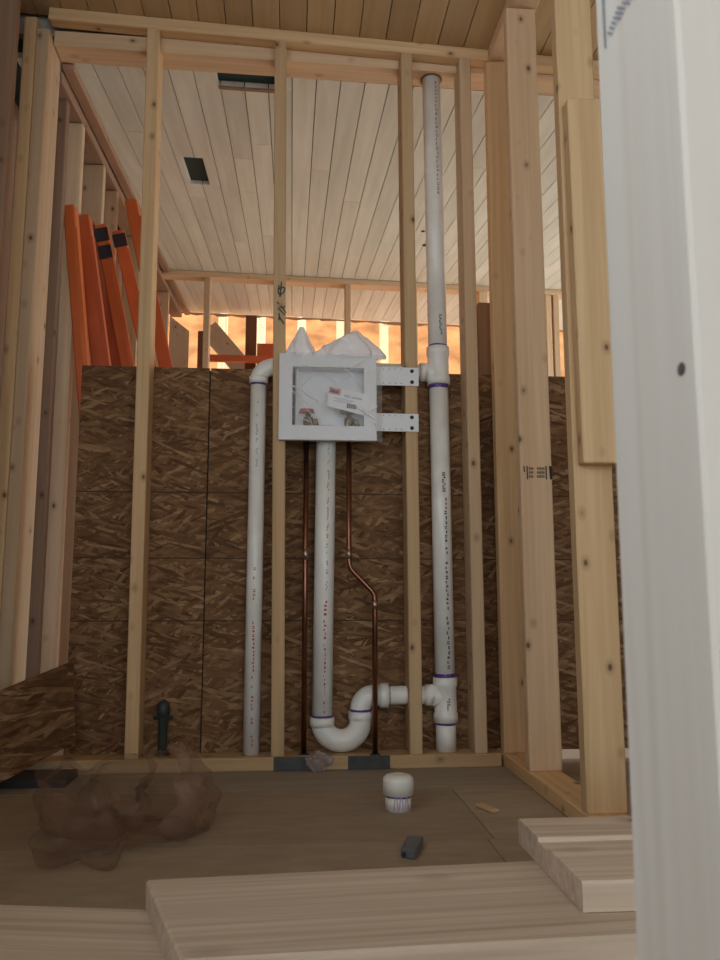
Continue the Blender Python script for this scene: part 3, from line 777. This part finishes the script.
def tuft(pts, ybase, bulge, seed):
    """pleated cone of gathered film; pts: pixel outline from left foot over the peak to right foot"""
    bm = bmesh.new(); rows = 14; cols = 36; G = {}
    l, r, t = P(*pts[0], Y=ybase), P(*pts[2], Y=ybase), P(*pts[1], Y=ybase)
    for i in range(rows+1):
        s = i/rows
        half = (r.x-l.x)/2*(1-s)**1.0 + 0.006; cx = (l.x+r.x)/2*(1-s) + t.x*s
        half *= 1 + bulge*math.sin(math.pi*s)
        z = l.z + (t.z-l.z)*s
        for j in range(cols):
            a = 2*math.pi*j/cols
            rip = 1 + 0.16*math.sin(a*7+seed+s*3) + 0.18*noise.noise(Vector((math.cos(a)*2, math.sin(a)*2, s*4+seed)))
            G[i, j] = bm.verts.new((cx + half*rip*math.cos(a), ybase + 0.02 + min(half, 0.035)*rip*0.7*math.sin(a), z + 0.004*noise.noise(Vector((a*2, s*9, seed)))))
    for i in range(rows):
        for j in range(cols):
            f = bm.faces.new((G[i, j], G[i, (j+1) % cols], G[i+1, (j+1) % cols], G[i+1, j])); f.smooth = True
    return make('gathered_peak', bm, M_tuft, bag)
tuft(((284, 355), (302, 325), (316, 355)), BF, -0.15, 1.0)
tuft(((318, 356), (356, 329), (379, 356)), BF, 0.30, 2.4)

# ------------------------------------------------------------------ marks on the studs
def strokes(parent, polys, mat, w, Y, name='pencil_mark'):
    bm = bmesh.new()
    for pl in polys:
        pts = [P(a, b, Y=Y) for a, b in pl]
        for p, q in zip(pts, pts[1:]):
            d = (q-p).normalized(); nrm = Vector((-d.z, 0, d.x))*w/2
            bm.faces.new([bm.verts.new(v) for v in (p+nrm, q+nrm, q-nrm, p-nrm)])
    M = WM[parent.name]; bmesh.ops.transform(bm, matrix=M.inverted(), verts=bm.verts)
    return make(name, bm, mat, parent, M)
studB = [o for o in W.children if o.name.startswith('stud')][1]
strokes(studB, [[(281.5, 282), (280, 297)], [(279, 285), (278, 292), (280, 295), (284, 292), (285, 288), (282, 287), (279, 289)], [(277, 302), (279, 304)], [(281, 306), (283, 308), (286, 313)], [(285, 306), (283, 308)], [(278, 308), (285, 315)],
                [(279, 313), (279.5, 317), (284, 324)], [(279.5, 317), (278.5, 320)]], M_dimink, 0.0042, WY-0.0025)
ST = 2.17 - 0.0012
stp = [[(524, 466), (524.4, 472)], [(527, 466), (527.6, 479.5)], [(546, 466), (546.4, 479.5)]]
lab = []
for r, yy in enumerate((468.5, 472.5, 476.5)):
    for (a, b) in ((529, 534), (537, 545)):
        n = int((b-a)/1.6)
        for i in range(n): lab.append([(a+i*1.6, yy), (a+i*1.6+1.1, yy)])
strokes(sg, stp, M_dimink, 0.004, ST, 'grade_stamp')
strokes(sg, lab, M_dimink, 0.0068, ST, 'grade_stamp')
strokes(sg, [[(550.2, 466), (551.3, 479.5)]], M_ink, 0.0075, ST, 'grade_stamp')

# ------------------------------------------------------------------ things on the floor
# lumber pile in the foreground
zJ, zK, zL = 0.114, 0.152, 0.076
for xx, lab_ in ((-0.62, 'short sleeper board under the left end of the lumber pile'), (0.55, 'short sleeper board under the right end of the lumber pile')):
    tag(lumber('sleeper_board', (xx, 0.985, T/2), (xx, 1.225, T/2), 0.089, T, M_board), lab_, 'board')
tL = [P(-200, 897, Z=zL), P(150, 909, Z=zL)]
dL = (tL[1]-tL[0]).normalized(); nL = Vector((dL.y, -dL.x, 0))
pL0, pL1 = tL[0]-dL*0.15, tL[0]+dL*1.55
tag(prism('lumber_board', [pL0, pL1, pL1+nL*0.286, pL0+nL*0.286], T, dL, M_board), 'wide planed board lying lowest under the knotty board', 'board')
q = [P(146, 879.5, Z=zJ), P(640, 855, Z=zJ), P(640, 938, Z=zJ), P(181, 960, Z=zJ)]
dJ = (q[1]-q[0]).normalized(); q1 = q[1]+dJ*0.45; q2 = q[2]+dJ*0.50
tag(prism('lumber_board', [q[0], q1, q2, q[3]], T, dJ, M_board), 'weathered board with coarse grain and a skewed sawn end, middle of the pile', 'board')
k0, k1 = P(520.5, 818, Z=zK), P(573.5, 881, Z=zK)
def profile(name, prof, x0, x1, mat):
    """board of section prof (y, z) running along x"""
    c = Vector(((x0+x1)/2, sum(p[0] for p in prof)/len(prof), sum(p[1] for p in prof)/len(prof)))
    M = frame(c, (1, 0, 0), (0, 0, 1)); Mi = M.inverted(); bm = bmesh.new()
    a = [bm.verts.new(Mi @ Vector((x0, y, z))) for y, z in prof]; b = [bm.verts.new(Mi @ Vector((x1, y, z))) for y, z in prof]
    bm.faces.new(a); bm.faces.new(b[::-1]); n = len(prof)
    for i in range(n): bm.faces.new((a[i], b[i], b[(i+1) % n], a[(i+1) % n]))
    return make(name, bm, mat, None, M)
yf, yn = k0.y, k1.y; g_ = yf - (yf-yn)*0.36
tag(profile('lumber_board', [(yf, zJ+0.001), (yf, zK-0.003), (yf-0.003, zK), (g_, zK), (g_-0.004, zK-0.006), (g_-0.042, zK-0.006), (g_-0.046, zK-0.001), (yn+0.003, zK-0.001), (yn, zK-0.004), (yn, zJ+0.001)], k0.x-0.004, k0.x+0.62, M_board),
    'short grooved offcut with pale end grain lying on top of the pile', 'board')

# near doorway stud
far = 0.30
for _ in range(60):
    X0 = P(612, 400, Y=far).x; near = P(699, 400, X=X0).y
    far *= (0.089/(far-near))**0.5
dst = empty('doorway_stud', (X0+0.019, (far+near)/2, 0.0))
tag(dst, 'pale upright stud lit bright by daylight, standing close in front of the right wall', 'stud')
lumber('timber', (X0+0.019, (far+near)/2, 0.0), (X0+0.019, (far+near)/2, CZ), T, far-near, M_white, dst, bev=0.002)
bm = bmesh.new()
xs_ = X0 - 0.0004
def sq(px, py): p = P(px, py, X=xs_); return p
for (a, b, c, d) in ((597.5, -20, 604, 48), ):
    bm.faces.new([bm.verts.new(v) for v in (sq(600.5, -20), sq(603.2, -20), sq(606, 48), sq(604, 48))])
for r in range(3):
    x_, y_ = 607+r*9, 34-r*15
    for i in range(6):
        a0_ = (x_+i*1.9, y_-i*5.0)
        bm.faces.new([bm.verts.new(sq(a0_[0]+e, a0_[1]+f_)) for e, f_ in ((0, 0), (4.6, 1.5), (5.4, -1.6), (0.8, -3.2))])
kb = bmesh.new()
kc = P(681, 369, X=xs_)
kb.faces.new([kb.verts.new(kc + Vector((0, 0.0034*math.cos(a_*math.pi/8), 0.0030*math.sin(a_*math.pi/8)))) for a_ in range(16)])
bmesh.ops.transform(kb, matrix=WM[dst.name].inverted(), verts=kb.verts); make('knot', kb, plain('dark_knot', (0.10, 0.085, 0.075), 0.8), dst, WM[dst.name])
M = WM[dst.name]; bmesh.ops.transform(bm, matrix=M.inverted(), verts=bm.verts)
make('grade_stamp', bm, M_greyink, dst, M)
# capped pipe fitting on the floor
fp = P(400, 813, Z=0.0); fy = fp.y + 0.03
s_ = (fp - Vector((0, 0, HC))).length
rad = 0.0335
cap = empty('pipe_fitting', (fp.x, fy, 0)); tag(cap, 'white capped pipe fitting with purple primer standing on the floor', 'pipe fitting')
ztop = P(399, 774, Y=fy).z
body = tube('pipe_end', [(fp.x, fy, 0), (fp.x, fy, ztop*0.46)], rad-0.003, M_pvc, cap, 28)
tube('cap', [(fp.x, fy, ztop*0.44), (fp.x, fy, ztop*0.80), (fp.x, fy, ztop*0.90), (fp.x, fy, ztop*0.965), (fp.x, fy, ztop)], [rad+0.003, rad+0.003, rad+0.002, rad-0.004, rad-0.014], M_pvc, cap, 28)
ring(body, (fp.x, fy, ztop*0.425), (0, 0, 1), rad-0.003, 0.006, seed=21)
bm = bmesh.new()
for a0_ in (-0.5, -0.1, 0.35):
    for k in range(6):
        t0, t1 = k/6, (k+1)/6
        def pp(t, e):
            a = a0_ + 0.32*t + e; z = 0.004 + 0.034*math.sin(math.pi*t)
            return Vector((fp.x + (rad-0.0024)*math.sin(a), fy - (rad-0.0024)*math.cos(a), z))
        bm.faces.new([bm.verts.new(v) for v in (pp(t0, 0), pp(t1, 0), pp(t1, 0.08), pp(t0, 0.08))])
bmesh.ops.transform(bm, matrix=WM[body.name].inverted(), verts=bm.verts)
make('primer_drip', bm, M_pink, body, WM[body.name])
# grey plastic clip with two sockets
gq = [P(a, b, Z=0.018) for a, b in ((400.5, 848), (407, 835), (423.5, 836), (415.5, 850.5))]
dg = (gq[1]-gq[0]+gq[2]-gq[3]); dg.normalize(); ng = Vector((dg.y, -dg.x, 0))
gp = (gq[0]+gq[3])/2; gp.z = 0
clip = empty('plastic_block', gp); tag(clip, 'small dark grey plastic block with two sockets lying on the floor', 'block')
blk = prism('body', gq, 0.018, dg, M_grey, clip)
for s in (-1, 1):
    bm = bmesh.new(); bmesh.ops.create_cone(bm, cap_ends=True, segments=12, radius1=0.0045, radius2=0.0045, depth=0.001)
    make('socket', bm, M_ink, clip, frame(gp - dg*0.0003 + ng*s*0.008 + Vector((0, 0, 0.008)), dg, (0, 0, 1)))
# splinter of wood
a, b = P(478.5, 804, Z=0.006), P(496, 811, Z=0.006)
tag(lumber('wood_scrap', (a.x, a.y, 0.0045), (b.x, b.y, 0.0045), 0.022, 0.009, M_stud, xdir=(0, 1, 0)), 'short brown splinter of wood lying on the floor near the right wall', 'wood scrap')
a, b = P(440, 821, Z=0.0), P(426, 824, Z=0.0)
# leaning strand board offcut at the left
SY = 2.33
oc = [(-45, 712), (27, 683), (74, 663), (75.5, 742), (-40, 805)]
yy_ = [2.02, 2.20, 2.385, 2.385, 2.02]
pt_ = [P(a, b, Y=y) for (a, b), y in zip(oc, yy_)]
bm = bmesh.new(); cen = sum(pt_, Vector())/5; off = Vector((-0.010, 0.006, 0.004))
fa = [bm.verts.new(p-cen) for p in pt_]; fb = [bm.verts.new(p-cen+off) for p in pt_]
bm.faces.new(fa); bm.faces.new(fb[::-1])
for i in range(5): bm.faces.new((fa[i], fb[i], fb[(i+1) % 5], fa[(i+1) % 5]))
tag(make('strand_board_offcut', bm, M_osb, None, Matrix.Translation(cen)), 'dark strand board offcut propped in the left corner by the studs', 'board')
box_ = P(10, 792, Z=0)
tag(box('dark_plank', -0.84, P(62, 790, Z=0).x, 2.27, 2.405, 0.0, 0.019, plain('near_black_plank', (0.03, 0.035, 0.035), 0.8, mottled=0.3)), 'near-black short plank on the floor under the propped offcut', 'plank')  # thin, nearly black strip on the floor at the left

# crumpled brown bag
def pouch(bm, c, r, axis, opening, seed):
    """wide-mouthed fold of thin film: an open bowl with creases and a ruffled rim"""
    axis = Vector(axis).normalized(); u = axis.orthogonal().normalized(); v = axis.cross(u)
    n, m = 72, 26; G = {}
    for i in range(m+1):
        s = i/m; th = opening + (math.pi-opening)*s
        for j in range(n):
            ph = 2*math.pi*j/n
            d = axis*math.cos(th) + (u*math.cos(ph)+v*math.sin(ph))*math.sin(th)
            k = 0.80 + 0.30*noise.noise(d*1.3+Vector((seed, 0, 0))) + 0.26*noise.voronoi(d*2.2+Vector((0, seed, 0)))[0][0]
            k += (1-s)**2*(0.16*math.sin(ph*3+seed) + 0.10*math.sin(ph*7+seed*2))
            p = Vector(c) + Vector((d.x*r[0], d.y*r[1], d.z*r[2]))*k
            if i < 5: p += axis*0.03*(1-s)*noise.noise(Vector((math.cos(ph)*2.5, math.sin(ph)*2.5, seed)))
            p.z = max(p.z, 0.001 + 0.004*abs(noise.noise(p*30)))
            G[i, j] = bm.verts.new(p)
    for i in range(m):
        for j in range(n):
            bm.faces.new((G[i, j], G[i, (j+1) % n], G[i+1, (j+1) % n], G[i+1, j]))
bm = bmesh.new()
pouch(bm, (-0.365, 1.70, 0.052), (0.085, 0.10, 0.072), (0.30, -0.85, 0.45), 1.05, 3.1)
pouch(bm, (-0.40, 1.93, 0.062), (0.125, 0.13, 0.105), (0.25, -0.45, 0.85), 1.15, 7.7)
pouch(bm, (-0.235, 1.91, 0.056), (0.110, 0.12, 0.10), (-0.75, -0.45, 0.35), 1.2, 5.2)
nx_, ny_ = 40, 30; g = {}
for i in range(nx_+1):
    for j in range(ny_+1):
        a_, b_ = i/nx_*2-1, j/ny_*2-1
        rr_ = 0.75 + 0.3*noise.noise(Vector((a_*1.5, b_*1.5, 2)))
        X_ = -0.30 + 0.17*a_*rr_; Y_ = 1.84 + 0.14*b_*rr_
        cr = noise.voronoi(Vector((X_*14, Y_*14, 1)))[0][0]
        g[i, j] = bm.verts.new((X_, Y_, 0.002 + 0.045*cr*(1-0.6*max(abs(a_), abs(b_)))))
for i in range(nx_):
    for j in range(ny_): bm.faces.new((g[i, j], g[i+1, j], g[i+1, j+1], g[i, j+1]))
bb = Vector((-0.295, 1.825, 0)); bmesh.ops.transform(bm, matrix=Matrix.Translation(-bb), verts=bm.verts)
tag(make('brown_plastic_bag', bm, M_brown, None, Matrix.Translation((-0.315, 1.80, 0))), 'crumpled brown plastic bag lying open on the floor before the stud wall', 'plastic bag')
# small crumpled wrapper on the bottom plate
wp = P(319, 768, Y=WY-0.012)
bm = bmesh.new(); bmesh.ops.create_icosphere(bm, subdivisions=3, radius=1)
for v in bm.verts:
    k = 1 + 0.5*noise.noise(v.co*2.2) - 0.4*abs(noise.noise(v.co*5))
    v.co = Vector((v.co.x*0.038, v.co.y*0.010, v.co.z*0.027))*k
tag(make('plastic_wrapper', bm, film('rose_film', (0.36, 0.29, 0.27), 0.5, 0.8, (40, 40, 40)), None, Matrix.Translation((wp.x, WY-0.016, 0.027))), 'small crumpled clear wrapper lying against the bottom plate beside nail plate', 'wrapper')

# ------------------------------------------------------------------ orange rack beams leaning in the rear room
def beam(top, bot, Y, w, mat, label, ends=0):
    a, b = P(*top, Y=Y), P(*bot, Y=Y)
    d = (b-a); base = a + d*((0.002-a.z)/d.z)
    r = empty('rack_beam', base); tag(r, label, 'rack beam', 'orange rack beams')
    ax = (a-base).normalized(); side = Vector((ax.z, 0, -ax.x))
    M = frame((a+base)/2, ax, side); L = (a-base).length
    bm = box_bm(-w/2, w/2, -0.03, 0.03, -L/2, L/2, 0.004)
    make('beam', bm, mat, r, M)
    lip = box_bm(w/2-0.012, w/2+0.004, -0.036, -0.030, -L/2+0.05, L/2-0.09)
    make('edge_lip', lip, mat, r, M)
    for e in range(ends):
        z1_ = L/2 - 0.02 - e*0.075
        bm = box_bm(-w/2-0.003, w/2+0.003, -0.036, -0.031, z1_-0.055, z1_)
        make('end_plate', bm, M_darkend, r, M)
    return r
beam((70.5, 208), (83, 367), 2.80, 0.040, M_orange, 'upright orange steel rack beam closest to the left wall studs', 0)
beam((82.5, 218), (102, 367), 2.93, 0.058, M_orange2, 'orange rack beam leaning second from the left wall', 0)
beam((90, 225), (117, 367), 3.28, 0.045, M_orange2, 'deep orange rack beam with a black end plate, half hidden behind others', 1)
beam((101.5, 227), (128, 367), 3.22, 0.047, M_orange, 'orange rack beam with two black end plates at its top', 2)
beam((119, 233), (150, 367), 3.30, 0.048, M_orange, 'orange rack beam with bright tip and one black end plate behind the stud', 1)
beam((131.5, 202), (166, 367), 3.62, 0.055, M_orange, 'tallest orange rack beam leaning farthest out from the left wall', 0)
